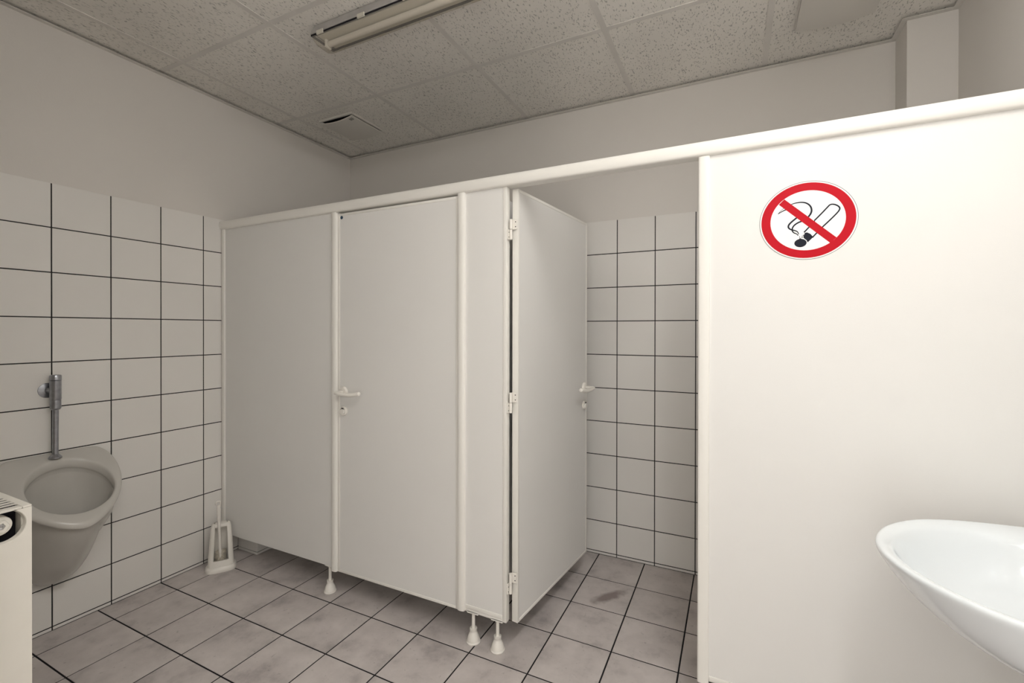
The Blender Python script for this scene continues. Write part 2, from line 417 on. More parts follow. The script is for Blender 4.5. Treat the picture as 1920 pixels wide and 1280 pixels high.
# legs
def leg(x, y=-0.9975, zt=ZB - 0.006):
    rod = bmesh.new(); lathe(rod, [(0.0074, 0.055), (0.0074, zt + 0.004)], at=(x, y, 0), n=16)
    r = pp('leg', rod, M_plast, 40)
    b = bmesh.new()
    lathe(b, [(0.0295, 0.0), (0.031, 0.002), (0.031, 0.005), (0.0295, 0.007), (0.0275, 0.0085), (0.0270, 0.014), (0.0245, 0.025), (0.0195, 0.036), (0.0165, 0.042), (0.0150, 0.046), (0.0150, 0.049), (0.0160, 0.050), (0.0160, 0.060), (0.0085, 0.060)], at=(x, y, 0), n=32)
    f = obj('foot_cup', b, M_plast, r, 45)
    p = bx(x - 0.028, x + 0.028, y - 0.011, y + 0.011, zt - 0.004, zt + 0.008, bev=0.002)
    obj('bracket', p, M_trim, r)
leg(0.874, zt=ZB - 0.003); leg(1.731, -1.0, ZB - 0.010); leg(1.849, -1.0, ZB - 0.010); leg(2.72, zt=0.154); leg(3.42, zt=0.154)

# ------------------------------------------------------------------ cubicle doors (built at their hinge, +x along the door, front face y=0, thickness +y)
DT = 0.026
def cubicle_door(name, label, loc, rotz, width, z0, z1, mirror=1, handle_side=-1):
    """door leaf runs from local x=0 (hinge) to x=width*mirror; handle sits on the local -y face"""
    t = thing(name, label, 'door', loc); t.rotation_euler = (0, 0, rotz)
    s = mirror; X = lambda a, b: (min(a * s, b * s), max(a * s, b * s))
    a, b = X(0.012, width - 0.012)
    obj('leaf', bx(a, b, 0.0008, DT - 0.0008, z0 + 0.012, z1 - 0.012), M_hpl, t)
    for (xa, xb, za, zb) in ((0, 0.0125, z0, z1), (width - 0.0125, width, z0, z1), (0.0127, width - 0.0127, z0, z0 + 0.0125), (0.0127, width - 0.0127, z1 - 0.0125, z1)):
        a, b = X(xa, xb)
        obj('edge_trim', bx(a, b, -0.0010, DT + 0.0010, za, zb, bev=0.0012, seg=2), M_trim, t, 40)
    # lever handle on both faces, thumb-turn below
    hx = (width - 0.040) * s; hz = 1.036
    for face in (-1, 1):
        yf = 0.0 if face < 0 else DT
        F = lambda d: yf + face * d
        ros = bmesh.new(); lathe(ros, [(0.026, F(0.0)), (0.026, F(0.006)), (0.022, F(0.011)), (0.012, F(0.013))], 'Y', (hx, 0, hz), 28)
        h = obj('handle', ros, M_plast, t, 40)
        lv = bmesh.new()
        pts = smooth_poly([(hx, F(0.008), hz), (hx, F(0.040), hz), (hx - 0.001 * s, F(0.056), hz), (hx - 0.016 * s, F(0.060), hz - 0.001), (hx - 0.060 * s, F(0.058), hz - 0.005), (hx - 0.105 * s, F(0.052), hz - 0.006), (hx - 0.136 * s, F(0.047), hz + 0.001), (hx - 0.147 * s, F(0.045), hz + 0.004)], 2)
        n = len(pts)
        tube(lv, pts, [(0.0092 + 0.0026 * min(1, i / n * 1.6)) * (1.0, 0.90, 0.68, 0.30)[max(0, i - n + 4)] for i in range(n)], 14, 0.85)
        obj('lever', lv, M_plast, h, 50)
        lk = bmesh.new(); lathe(lk, [(0.024, F(0.0)), (0.024, F(0.007)), (0.020, F(0.011)), (0.0165, F(0.011)), (0.0155, F(0.006))], 'Y', (hx, 0, hz - 0.096), 28)
        l = obj('lock_rosette', lk, M_plast, t, 40)
        kb = bmesh.new(); lathe(kb, [(0.0135, F(0.006)), (0.0135, F(0.0135)), (0.012, F(0.0155))], 'Y', (hx, 0, hz - 0.099), 24)
        obj('lock_button', kb, M_trim, l, 40)
        obj('lock_slot', bx(hx - 0.007, hx + 0.007, min(F(0.0105), F(0.0119)), max(F(0.0105), F(0.0119)), hz - 0.0845, hz - 0.0800), M_dark, l)
    return t

d1 = cubicle_door('cubicle_door', 'closed white cubicle door with lever handle and small blue dot sticker', (1.658, YP0 + 0.001, 0), 0.0, 0.7155, 0.124, 1.930, mirror=-1)
st = bmesh.new(); lathe(st, [(0.0085, -0.0012), (0.0085, -0.0002)], 'Y', (0.967 - 1.658, 0, 1.909), 24)
s_ = obj('dot_sticker', st, M_blue, d1); s_['label'] = 'small round dark blue dot sticker'

HX2 = 1.9335
ang = math.atan2(0.722, 2.0125 - HX2)
d2 = cubicle_door('cubicle_door', 'white cubicle door standing open into the empty cubicle with white hinges', (HX2, -0.984, 0), ang, 0.728, 0.126, 1.932, mirror=1)
# hinges of the open door: knuckle in the gap, one leaf on the door edge, one on the panel end
R2 = Matrix.Rotation(-ang, 4, 'Z')
def d2loc(p): return R2 @ (Vector(p) - Vector((HX2, -0.984, 0)))
for zc_ in (1.762, 1.044, 0.293):
    k = bmesh.new()
    lathe(k, [(0.0062, zc_ + 0.001), (0.0062, zc_ + 0.042)], at=(1.9085, -0.999, 0), n=14)
    box(k, 1.9085, HX2 - 0.002, -0.9905, -0.9875, zc_ + 0.001, zc_ + 0.042, bev=0.0008)
    hg = obj('hinge', k, M_plast, d2, 40)
    hg.matrix_parent_inverse = Matrix.Identity(4)
    hg.data.transform(R2 @ Matrix.Translation((-HX2, 0.984, 0)))
    for dz in (0.012, 0.032):
        sc = bmesh.new(); lathe(sc, [(0.0022, -0.9915), (0.0022, -0.9900)], 'Y', (1.9255, 0, zc_ + dz), 10)
        so = obj('screw', sc, M_dark, hg); so.data.transform(R2 @ Matrix.Translation((-HX2, 0.984, 0)))
    # fixed leaf belongs to the partition
    f = bmesh.new()
    lathe(f, [(0.0062, zc_ - 0.042), (0.0062, zc_ - 0.0005)], at=(1.9085, -0.999, 0), n=14)
    box(f, 1.8960, 1.9025, -1.0110, -0.9980, zc_ - 0.042, zc_ - 0.0005, bev=0.0008)
    ff = pp('hinge', f, M_plast, 40)
    for dz in (-0.032, -0.012):
        sc = bmesh.new(); lathe(sc, [(0.0022, 1.9020), (0.0022, 1.9032)], 'X', (0, -1.0065, zc_ + dz), 10)
        obj('screw', sc, M_dark, ff)

# ------------------------------------------------------------------ no-smoking sign on the right panel
SX, SZ, SY = 2.945, 1.690, YP0
RX, RZ = 0.1310, 0.1225
sign = thing('no_smoking_sign', 'round red and white no smoking sticker on the wide white panel', 'sign', (SX, SY, SZ))
def disc(name, r0, r1, y0, y1, material, parent=sign, n=72):
    bm = bmesh.new(); P = lambda r, a, y: (r * RX * math.cos(a), y, r * RZ * math.sin(a))
    A = [2 * math.pi * k / n for k in range(n)]
    if r0 == 0: loft(bm, [[P(r1, a, y0) for a in A], [P(r1, a, y1) for a in A]], True, True, True)
    else:
        loft(bm, [[P(r0, a, y0) for a in A], [P(r1, a, y0) for a in A], [P(r1, a, y1) for a in A], [P(r0, a, y1) for a in A], [P(r0, a, y0) for a in A]])
        bmesh.ops.remove_doubles(bm, verts=bm.verts, dist=1e-7)
    return obj(name, bm, material, parent)
def flat_poly(name, pts, y0, y1, material, parent=sign):
    return obj(name, extrude_poly(bmesh.new(), pts, 'Y', y0, y1), material, parent)
def ribbon(bm, pts, wd, y0, y1, it=2):
    p = smooth_poly([(a, 0, b) for a, b in pts], it)
    n = len(p); Lp, Rp = [], []
    for i in range(n):
        t = (p[min(i + 1, n - 1)] - p[max(i - 1, 0)]).normalized(); s = Vector((-t.z, 0, t.x))
        ww = wd if not callable(wd) else wd(i / (n - 1))
        Lp.append(p[i] + s * ww / 2); Rp.append(p[i] - s * ww / 2)
    rings = [[(l.x, y0, l.z), (r.x, y0, r.z), (r.x, y1, r.z), (l.x, y1, l.z)] for l, r in zip(Lp, Rp)]
    return loft(bm, rings, True, True, True)
disc('disc', 0, 1.0, 0.0, -0.0006, M_signw)
disc('edge_line', 0.988, 1.0, -0.0006, -0.0008, M_greyline)
disc('red_ring', 0.762, 0.958, -0.0006, -0.0010, M_red)
cb = bmesh.new()
ribbon(cb, [(0.019, -0.003), (0.038, 0.0175), (0.053, 0.035), (0.060, 0.043), (0.071, 0.042), (0.0825, 0.034), (0.0850, 0.026), (0.079, 0.016), (0.063, -0.0015), (0.041, -0.024)], 0.0040, -0.0006, -0.0008)
ribbon(cb, [(0.020, -0.004), (0.005, -0.022), (-0.008, -0.037)], 0.0040, -0.0006, -0.0008)
ribbon(cb, [(0.041, -0.024), (0.025, -0.042), (0.014, -0.055)], 0.0040, -0.0006, -0.0008)
cig = obj('cigarette', cb, M_ink, sign)
flat_poly('cigarette_ash', [(-0.006, -0.0385), (0.000, -0.0375), (0.009, -0.043), (0.014, -0.050), (0.016, -0.054), (0.002, -0.069), (0.0005, -0.0665), (-0.0015, -0.0615), (-0.006, -0.0575), (-0.010, -0.052)], -0.0006, -0.0008, M_ink, cig)
random.seed(3)
sp = bmesh.new()
for k in range(15):
    u, v = random.random(), random.random()
    x = -0.0245 + 0.016 * u + 0.008 * v * 0.6; z = -0.0530 + 0.0155 * u - 0.002 - 0.006 * v * (0.6 + u)
    r = random.uniform(0.0008, 0.0017)
    extrude_poly(sp, [(x + r * math.cos(q * 1.2566 + k), z + r * math.sin(q * 1.2566 + k)) for q in range(5)], 'Y', -0.0006, -0.0008)
obj('ash_specks', sp, M_ink, cig)
flat_poly('cigarette_end', [(-0.0175 + 0.0165 * math.cos(a), -0.0695 + 0.0130 * math.sin(a)) for a in [2 * math.pi * k / 28 for k in range(28)]], -0.0006, -0.0008, M_ink, cig)
sm = bmesh.new()
taper = lambda t: 0.0018 + 0.0032 * math.sin(math.pi * t)
ribbon(sm, [(-0.060, 0.047), (-0.042, 0.055), (-0.030, 0.058), (-0.013, 0.0585), (0.001, 0.053), (0.010, 0.042), (0.0125, 0.029), (0.009, 0.018), (0.000, 0.006), (-0.013, -0.001), (-0.025, -0.005), (-0.037, -0.014), (-0.041, -0.027), (-0.036, -0.036), (-0.027, -0.040), (-0.0235, -0.046)], taper, -0.0006, -0.0008)
ribbon(sm, [(-0.079, 0.028), (-0.068, 0.035), (-0.054, 0.041), (-0.035, 0.032), (-0.020, 0.017), (-0.030, 0.009), (-0.042, -0.001), (-0.050, -0.010), (-0.0505, -0.019), (-0.043, -0.0255), (-0.033, -0.0285), (-0.025, -0.033), (-0.022, -0.042)], taper, -0.0006, -0.0008)
ribbon(sm, [(-0.079, 0.028), (-0.071, 0.038), (-0.060, 0.047)], 0.0012, -0.0006, -0.0008)
obj('smoke', sm, M_ink, sign)
flat_poly('slash_bar', [(-0.0765, 0.0575), (-0.0615, 0.0730), (0.0765, -0.0600), (0.0605, -0.0755)], -0.0008, -0.00102, M_red)

# ------------------------------------------------------------------ urinal
UY = -1.768
half = [(0, .70), (.05, .83), (.13, .945), (.24, .995), (.36, 1.0), (.48, .965), (.6, .885), (.71, .765), (.81, .61), (.9, .42), (.965, .22), (1, 0)]
half_r = [(0, .74), (.08, .93), (.18, .985), (.30, 1.0), (.42, .98), (.55, .91), (.68, .79), (.79, .65), (.88, .48), (.95, .30), (.985, .15), (1, 0)]
def dring(wd, D, zf, x0=0.0, prof=half):
    L = [(x0 + s * D, wd * q) for s, q in prof]
    pts = [(x, q) for x, q in L] + [(x, -q) for x, q in L[-2::-1]]
    return [(x, UY + q, zf(x)) for x, q in pts]
def ering(xa, xb, wd, zf, n=23):
    c, r = (xa + xb) / 2, (xb - xa) / 2
    out = []
    for k in range(n):
        a = math.pi * k / (n - 1) * 2 * (n - 1) / n
        # start at the back right, go round the front to the back left
        out.append((c - r * math.cos(a + math.pi / n), UY + 0.010 + wd * math.sin(a + math.pi / n), zf(c - r * math.cos(a + math.pi / n))))
    return out
rimz = lambda x: 0.797 - 0.80 * max(0.0, x - 0.018)
def lin(zb, zfr, D): return lambda x: zb + (zfr - zb) * x / D
X0 = 0.0055
u = bmesh.new()
rings = [dring(0.020, 0.030, lambda x: 0.222, X0, half_r), dring(0.062, 0.085, lambda x: 0.236, X0, half_r), dring(0.092, 0.135, lin(0.28, 0.285, .135), X0, half_r),
         dring(0.112, 0.185, lin(0.36, 0.335, .185), X0, half_r), dring(0.132, 0.232, lin(0.48, 0.405, .232), X0, half_r), dring(0.150, 0.270, lin(0.60, 0.460, .27), X0, half_r),
         dring(0.162, 0.292, lin(0.70, 0.495, .292), X0), dring(0.170, 0.302, lambda x: rimz(x) - 0.044, X0), dring(0.190, 0.320, lambda x: rimz(x) - 0.036, X0),
         dring(0.1985, 0.329, lambda x: rimz(x) - 0.022, X0), dring(0.1985, 0.329, lambda x: rimz(x) - 0.010, X0), dring(0.1935, 0.324, lambda x: rimz(x) - 0.002, X0), dring(0.187, 0.316, rimz, X0),
         ering(0.044, 0.294, 0.153, rimz), ering(0.050, 0.288, 0.147, lambda x: rimz(x) - 0.003), ering(0.053, 0.285, 0.143, lambda x: rimz(x) - 0.012),
         ering(0.050, 0.283, 0.141, lambda x: rimz(x) - 0.046), ering(0.036, 0.288, 0.150, lambda x: rimz(x) - 0.054), ering(0.038, 0.280, 0.146, lambda x: 0.62 - 0.42 * x),
         ering(0.052, 0.250, 0.130, lambda x: 0.55 - 0.30 * x), ering(0.068, 0.222, 0.105, lambda x: 0.475 - 0.2 * x), ering(0.095, 0.185, 0.062, lambda x: 0.415 - 0.1 * x), ering(0.125, 0.155, 0.02, lambda x: 0.395)]
loft(u, rings, True, True, True)
ur = thing('urinal', 'wall-hung grey-white ceramic urinal bowl on the tiled wall', 'urinal', (0, UY, 0.222))
ub = local(obj('bowl', u, M_urinal, ur, 50), ur.location)
sdm = ub.modifiers.new('smooth', 'SUBSURF'); sdm.levels = 1; sdm.render_levels = 2
dr = bmesh.new(); lathe(dr, [(0.022, 0.384), (0.022, 0.3875), (0.016, 0.3885)], at=(0.140, UY, 0), n=20)
local(obj('drain_grate', dr, M_steel, ur, 40), ur.location)

# flush valve and pipe
VX, VY = 0.047, -1.768
fv = thing('flush_valve', 'chrome push-button flush valve and pipe above the urinal', 'flush valve', (0, VY, 0.79))
FL = fv.location
b_ = bmesh.new(); lathe(b_, [(0.033, 0.0050), (0.0325, 0.008), (0.022, 0.010), (0.014, 0.012)], 'X', (0, VY - 0.012, 1.076), 28)
local(obj('rosette', b_, M_chrome, fv, 40), FL)
b_ = bmesh.new(); tube(b_, [(0.012, VY - 0.012, 1.076), (0.026, VY - 0.008, 1.076), (VX, VY, 1.076)], 0.0125, 16)
local(obj('inlet_neck', b_, M_chrome, fv, 40), FL)
b_ = bmesh.new(); lathe(b_, [(0.0180, 1.035), (0.0195, 1.038), (0.0195, 1.1195), (0.0185, 1.1205)], at=(VX, VY, 0), n=28)
local(obj('valve_body', b_, M_chrome, fv, 40), FL)
b_ = bmesh.new(); lathe(b_, [(0.0188, 1.1215), (0.0200, 1.1225), (0.0200, 1.140), (0.0180, 1.1445), (0.010, 1.146)], at=(VX, VY, 0), n=28)
local(obj('push_cap', b_, M_chrome, fv, 40), FL)
b_ = bmesh.new(); lathe(b_, [(0.0145, 0.992), (0.0185, 0.998), (0.0185, 1.034), (0.0170, 1.0355)], at=(VX, VY, 0), n=6 * 4)
local(obj('union_nut', b_, M_chrome, fv, 30), FL)
b_ = bmesh.new(); tube(b_, [(VX, VY, 0.995), (VX - 0.002, VY, 0.90), (VX - 0.004, VY, 0.79), (VX - 0.004, VY, 0.781)], 0.0108, 18)
local(obj('flush_pipe', b_, M_chrome, fv, 40), FL)
b_ = bmesh.new(); lathe(b_, [(0.0225, 0.7775), (0.0225, 0.783), (0.016, 0.790), (0.0115, 0.796)], at=(VX - 0.004, VY, 0), n=24)
local(obj('pipe_collar', b_, M_chrome, fv, 40), FL)

# ------------------------------------------------------------------ radiator at the lower left
RX1, RY1, RZ1 = 1.219, -2.216, 0.926      # right end, front, top
RD = 0.104; RB = 0.33; RX0 = 0.22; RYB = RY1 - RD
rad = thing('radiator', 'cream enamelled panel radiator with slotted top and round side opening', 'radiator', (0.72, YF, RB))
RL = rad.location
def rp(name, bm, material, sm_=False): return local(obj(name, bm, material, rad, sm_), RL)
# side cover: sheet with a round hole and a rolled top edge
def side_cover(x, out, name):
    bm = bmesh.new(); n = 40; cy, cz, r = RYB + RD / 2 + 0.004, RZ1 - 0.0385 - 0.001, 0.0400
    y0, y1, z0, z1 = RYB + 0.002, RY1, RB, RZ1 - 0.006
    def outer(a):
        c, s = math.cos(a), math.sin(a)
        k = min(((y1 - cy) / c if c > 1e-9 else 1e9), ((y0 - cy) / c if c < -1e-9 else 1e9), ((z1 - cz) / s if s > 1e-9 else 1e9), ((z0 - cz) / s if s < -1e-9 else 1e9))
        return (cy + c * k, cz + s * k)
    A = sorted([2 * math.pi * k / n for k in range(n)] + [math.atan2(b - cz, a - cy) % (2 * math.pi) for a, b in ((y1, z1), (y0, z1), (y0, z0), (y1, z0))])
    ro = [outer(a) for a in A]
    circ = lambda rr: [(cy + rr * math.cos(a), cz + rr * math.sin(a)) for a in A]
    loft(bm, [[(x - out * 0.012, p[0], p[1]) for p in ro], [(x, p[0], p[1]) for p in ro], [(x, p[0], p[1]) for p in circ(r * 0.985)],
              [(x - out * 0.0012, p[0], p[1]) for p in circ(r * 0.955)], [(x - out * 0.012, p[0], p[1]) for p in circ(r * 0.90)]])
    return rp(name, bm, M_rad, 30)
side_cover(RX1, 1, 'side_cover'); side_cover(RX0, -1, 'side_cover')
rp('front_panel', bx(RX0 + 0.013, RX1 - 0.0125, RY1 - 0.014, RY1 - 0.002, RB, RZ1 - 0.010, bev=0.003, seg=2), M_rad)
rp('rear_panel', bx(RX0 + 0.013, RX1 - 0.0125, RYB, RYB + 0.012, RB, RZ1 - 0.010, bev=0.003, seg=2), M_rad)
g = bmesh.new()   # top grille frame
for (xa, xb, ya, yb) in ((RX0 + 0.0, RX1 + 0.0006, RY1 - 0.016, RY1 + 0.0006), (RX0, RX1 + 0.0006, RYB, RYB + 0.018), (RX0, RX0 + 0.022, RYB + 0.018, RY1 - 0.016), (RX1 - 0.022, RX1 + 0.0006, RYB + 0.018, RY1 - 0.016)):
    box(g, xa, xb, ya, yb, RZ1 - 0.0060, RZ1 - 0.0005, bev=0.0022, seg=2)
tg = rp('top_grille', g, M_rad, 40)
nb = int((RX1 - RX0 - 0.044) / 0.021)
bar_me = None
for k in range(nb):
    xk = RX0 + 0.0235 + k * (RX1 - RX0 - 0.044 - 0.003) / nb
    if bar_me is None:
        bb = bmesh.new(); box(bb, 0, 0.0130, RYB + 0.017, RY1 - 0.015, RZ1 - 0.0016, RZ1 - 0.0008)
        bo = obj('grille_bar', bb, M_rad, tg); bar_me = bo.data
    else:
        bo = link(bpy.data.objects.new('grille_bar', bar_me), tg)
    bo.location = (xk, 0, 0)
rp('fin_core_shade', bx(RX0 + 0.02, RX1 - 0.045, RYB + 0.0125, RY1 - 0.0145, RB + 0.01, RZ1 - 0.0065), M_dark)  # solid dark block, painted shade behind the grille slots
b_ = bmesh.new(); cy, cz = RYB + RD / 2 + 0.002, RZ1 - 0.0385
lathe(b_, [(0.0225, RX1 - 0.040), (0.0225, RX1 - 0.018), (0.0215, RX1 - 0.016), (0.0195, RX1 - 0.016)], 'X', (0, cy, cz - 0.001), 28)
pl = rp('plug', b_, M_rad, 40)
b_ = bmesh.new(); lathe(b_, [(0.0160, RX1 - 0.018), (0.0160, RX1 - 0.009), (0.0150, RX1 - 0.0075), (0.0085, RX1 - 0.0075), (0.0080, RX1 - 0.012)], 'X', (0, cy, cz - 0.001), 6)
obj('hex_nut', b_, M_rad, pl, 30)
b_ = bmesh.new(); lathe(b_, [(0.0078, RX1 - 0.013), (0.0074, RX1 - 0.0085), (0.004, RX1 - 0.0082), (0.0036, RX1 - 0.0105)], 'X', (0, cy, cz - 0.001), 20)
obj('vent_screw', b_, M_steel, pl, 30)
for xx in (RX0 + 0.2, RX1 - 0.25): rp('wall_bracket', bx(xx, xx + 0.03, YF, RYB + 0.001, RB + 0.08, RZ1 - 0.06), M_rad)

# ------------------------------------------------------------------ toilet brush and holder in the corner
BX, BY = 0.142, -1.104
BROT = math.radians(-32)      # opening faces the room
hold = thing('brush_holder', 'white plastic toilet brush holder with open front in the corner', 'brush holder', (BX, BY, 0)); hold.rotation_euler = (0, 0, BROT + math.pi / 2)
# local frame: -y is the open front, x across
def hsec(wd, dp, z, n=14, front=0.35):
    pts = []
    for k in range(n):
        a = math.pi * k / (n - 1); pts.append((wd * math.cos(a) * (abs(math.cos(a)) ** -0.25 if abs(math.cos(a)) > 1e-6 else 1), dp * math.sin(a) ** 0.8))
    return [(x, y, z) for x, y in pts]
h_ = bmesh.new()
def osec(wd, df, db, z, n=28):
    out = []
    for k in range(n):
        a = 2 * math.pi * k / n; c, s = math.cos(a), math.sin(a)
        out.append((wd * math.copysign(abs(c) ** 0.62, c), (db if s > 0 else df) * math.copysign(abs(s) ** 0.62, s), z))
    return out
loft(h_, [osec(0.074, 0.056, 0.046, 0.0), osec(0.0755, 0.057, 0.047, 0.004), osec(0.0745, 0.056, 0.046, 0.018), osec(0.070, 0.053, 0.044, 0.024), osec(0.066, 0.050, 0.042, 0.028), osec(0.0625, 0.030, 0.030, 0.029)], True, True, True)
obj('base', h_, M_plast, hold, 40)
# shell: closed back and sides, front with a tall window
def shell():
    bm = bmesh.new(); levels = [(0.026, 0.064, 0.046, 0.041), (0.075, 0.0605, 0.040, 0.039), (0.13, 0.057, 0.034, 0.037), (0.19, 0.053, 0.029, 0.034), (0.235, 0.0495, 0.025, 0.031), (0.252, 0.0455, 0.022, 0.029), (0.259, 0.036, 0.016, 0.024)]
    def arc(wd, df, db, z, front):
        n = 25; o = []
        for k in range(n):
            # from the front window's right jamb round the back to its left jamb
            a = -math.pi / 2 + front + (2 * math.pi - 2 * front) * k / (n - 1); c, s = math.cos(a), math.sin(a)
            o.append((wd * math.copysign(abs(c) ** 0.62, c), (db if s > 0 else df) * math.copysign(abs(s) ** 0.62, s), z))
        return o
    fr = 0.45
    outer = [arc(w_, f_, b2, z, fr) for z, w_, f_, b2 in levels]
    inner = [arc(w_ - 0.004, f_ - 0.004, b2 - 0.004, z, fr) for z, w_, f_, b2 in levels]
    rings = [o + i[::-1] for o, i in zip(outer, inner)]
    loft(bm, rings, True, True, True)
    return bm
obj('shell', shell(), M_plast, hold, 45)
# window sill and lintel closing the front
sl = bmesh.new()
extr = []
for z, f_, wd in ((0.024, 0.0475, 0.040), (0.060, 0.0430, 0.039)):
    extr.append([(-wd, -f_ + 0.004, z), (-wd * 0.6, -f_ - 0.0005, z), (wd * 0.6, -f_ - 0.0005, z), (wd, -f_ + 0.004, z), (wd, -f_ + 0.009, z), (-wd, -f_ + 0.009, z)])
loft(sl, extr, True, True, True)
obj('window_sill', sl, M_plast, hold, 30)
ln = bmesh.new(); box(ln, -0.030, 0.030, -0.0275, 0.022, 0.240, 0.2595, bev=0.006, seg=2)
obj('top_bridge', ln, M_plast, hold, 40)

br = thing('toilet_brush', 'white toilet brush with ribbed handle standing in its holder', 'toilet brush', (BX, BY, 0.031)); br.rotation_euler = (0, 0, BROT + math.pi / 2)
tp = Vector((-0.012, -0.0385, 0.372)); bt = Vector((-0.003, -0.012, 0.05))
hb = bmesh.new(); N = 60; pts = []; rads = []
for k in range(N + 1):
    t = k / N; p = bt.lerp(tp, t) - Vector((0, 0, 0.031)); pts.append(p)
    r = 0.0072
    if t > 0.74: r = 0.0078 + 0.0022 * abs(math.sin((t - 0.74) * 44))
    if t > 0.985: r = 0.006
    rads.append(r)
tube(hb, pts, rads, 12)
obj('handle', hb, M_plast, br, 60)
hk = bmesh.new(); tpl = tp - Vector((0, 0, 0.031))
tube(hk, [tpl + Vector((0.011 * math.cos(a) - 0.001, 0, 0.009 + 0.011 * math.sin(a))) for a in [math.radians(-90 + 300 * k / 14) for k in range(15)]], 0.0042, 8)
obj('hanging_hook', hk, M_plast, br, 60)
random.seed(11)
bs = bmesh.new()
for k in range(420):
    a = random.uniform(0, 2 * math.pi); z = random.uniform(0.012, 0.072); rr = 0.026 + 0.003 * random.random()
    d = Vector((math.cos(a), math.sin(a) * 0.9, random.uniform(-0.15, 0.2))); p0 = Vector((-0.003, 0.000, z)); p1 = p0 + d * rr
    s = Vector((-d.y, d.x, 0)).normalized() * 0.0011; v = [bs.verts.new(q) for q in (p0 - s, p0 + s, p1 + s, p1 - s)]
    bs.faces.new(v)
    q = Vector((0, 0, 0.0011)); v = [bs.verts.new(x) for x in (p0 - q, p0 + q, p1 + q, p1 - q)]
    bs.faces.new(v)
lathe(bs, [(0.006, 0.004), (0.020, 0.008), (0.0215, 0.070), (0.008, 0.078)], at=(-0.003, 0, 0), n=20)
bo = obj('bristle_head', bs, M_bristle, br); bo['kind'] = 'stuff'

# ------------------------------------------------------------------ washbasin on the right wall
BYC = -1.392
rim = [(XR - 0.006, 0.305), (3.50, 0.304), (3.40, 0.294), (3.331, 0.287), (3.272, 0.278), (3.204, 0.256), (3.159, 0.230), (3.118, 0.193), (3.082, 0.148), (3.058, 0.100), (3.042, 0.050), (3.037, 0.0)]
inn = [(3.466, 0.150), (3.450, 0.175), (3.420, 0.204), (3.37, 0.226), (3.31, 0.235), (3.25, 0.228), (3.197, 0.209), (3.154, 0.178), (3.118, 0.137), (3.093, 0.093), (3.078, 0.048), (3.073, 0.0)]
def bring(half_, z, scale=1.0, px=XR - 0.006, grow=0.0, zf=None):
    pts = [(x, y) for x, y in half_] + [(x, -y) for x, y in half_[-2::-1]]
    out = []
    cxm = sum(p[0] for p in pts) / len(pts)
    for x, y in pts:
        X = px + (x - px) * scale; Y = y * scale
        out.append((X, BYC + Y, z if zf is None else zf(X)))
    return out
def inset(half_, d, keep_back=False):
    """pull the outline in by d (half outline, symmetric)"""
    pts = [Vector((x, y)) for x, y in half_]; out = []
    for i, p in enumerate(pts):
        a = pts[max(i - 1, 0)]; b = pts[i + 1] if i + 1 < len(pts) else Vector((pts[i - 1].x, -pts[i - 1].y))
        t = (b - a).normalized(); n = Vector((t.y, -t.x))
        q = p - n * d * (1 if True else 0)
        if i == len(pts) - 1: q = Vector((p.x + d, 0))
        if keep_back and i == 0: q.x = p.x
        out.append((q.x, max(q.y, 0.0)))
    return out
W = bmesh.new()
def irow(sx, sy, z, cx0=3.285):
    h = [(cx0 + (x - cx0) * sx, y * sy) for x, y in inn]
    return bring(h, z)
wr = [bring(rim, 0.640, 0.26), bring(rim, 0.648, 0.40), bring(rim, 0.668, 0.58), bring(rim, 0.704, 0.755), bring(rim, 0.748, 0.868), bring(rim, 0.792, 0.942), bring(rim, 0.826, 0.984),
      bring(rim, 0.839, 0.998), bring(rim, 0.847, 1.0), bring(rim, 0.8512, 0.993), bring(rim, 0.8520, 0.980)]
def mid(a, b, t, z): return [(p[0] + (q[0] - p[0]) * t, p[1] + (q[1] - p[1]) * t, z) for p, q in zip(a, b)]
i0 = irow(1.0, 1.0, 0.8360)
wr += [mid(bring(rim, .85, 0.980), i0, 0.35, 0.8500), mid(bring(rim, .85, 0.980), i0, 0.78, 0.8440), i0, irow(0.955, 0.955, 0.818), irow(0.905, 0.905, 0.792), irow(0.83, 0.83, 0.762), irow(0.72, 0.72, 0.738), irow(0.56, 0.56, 0.720), irow(0.36, 0.36, 0.709), irow(0.13, 0.13, 0.704)]
loft(W, wr, True, True, True)
wb = thing('washbasin', 'glossy white ceramic washbasin in front of the wide white panel', 'washbasin', (XR, BYC, 0.66))
wo = local(obj('basin', W, M_ceram, wb, 60), wb.location)
s2 = wo.modifiers.new('smooth', 'SUBSURF'); s2.levels = 1; s2.render_levels = 3
b_ = bmesh.new(); lathe(b_, [(0.026, 0.7030), (0.026, 0.7065), (0.018, 0.7075)], at=(3.285, BYC, 0), n=24)
local(obj('drain', b_, M_steel, wb, 40), wb.location)
tr = thing('bottle_trap', 'chrome bottle trap pipe under the washbasin', 'drain trap', (3.36, BYC, 0.42))
b_ = bmesh.new(); lathe(b_, [(0.016, 0.52), (0.016, 0.632), (0.024, 0.6365)], at=(3.36, BYC, 0), n=20)
local(obj('tail_pipe', b_, M_chrome, tr, 40), tr.location)
b_ = bmesh.new(); lathe(b_, [(0.020, 0.420), (0.027, 0.424), (0.027, 0.53), (0.019, 0.536)], at=(3.36, BYC, 0), n=24)
local(obj('trap_cup', b_, M_chrome, tr, 40), tr.location)
b_ = bmesh.new(); tube(b_, [(3.375, BYC, 0.505), (3.45, BYC, 0.505), (XR - 0.004, BYC, 0.505)], 0.014, 16)
local(obj('outlet_pipe', b_, M_chrome, tr, 40), tr.location)

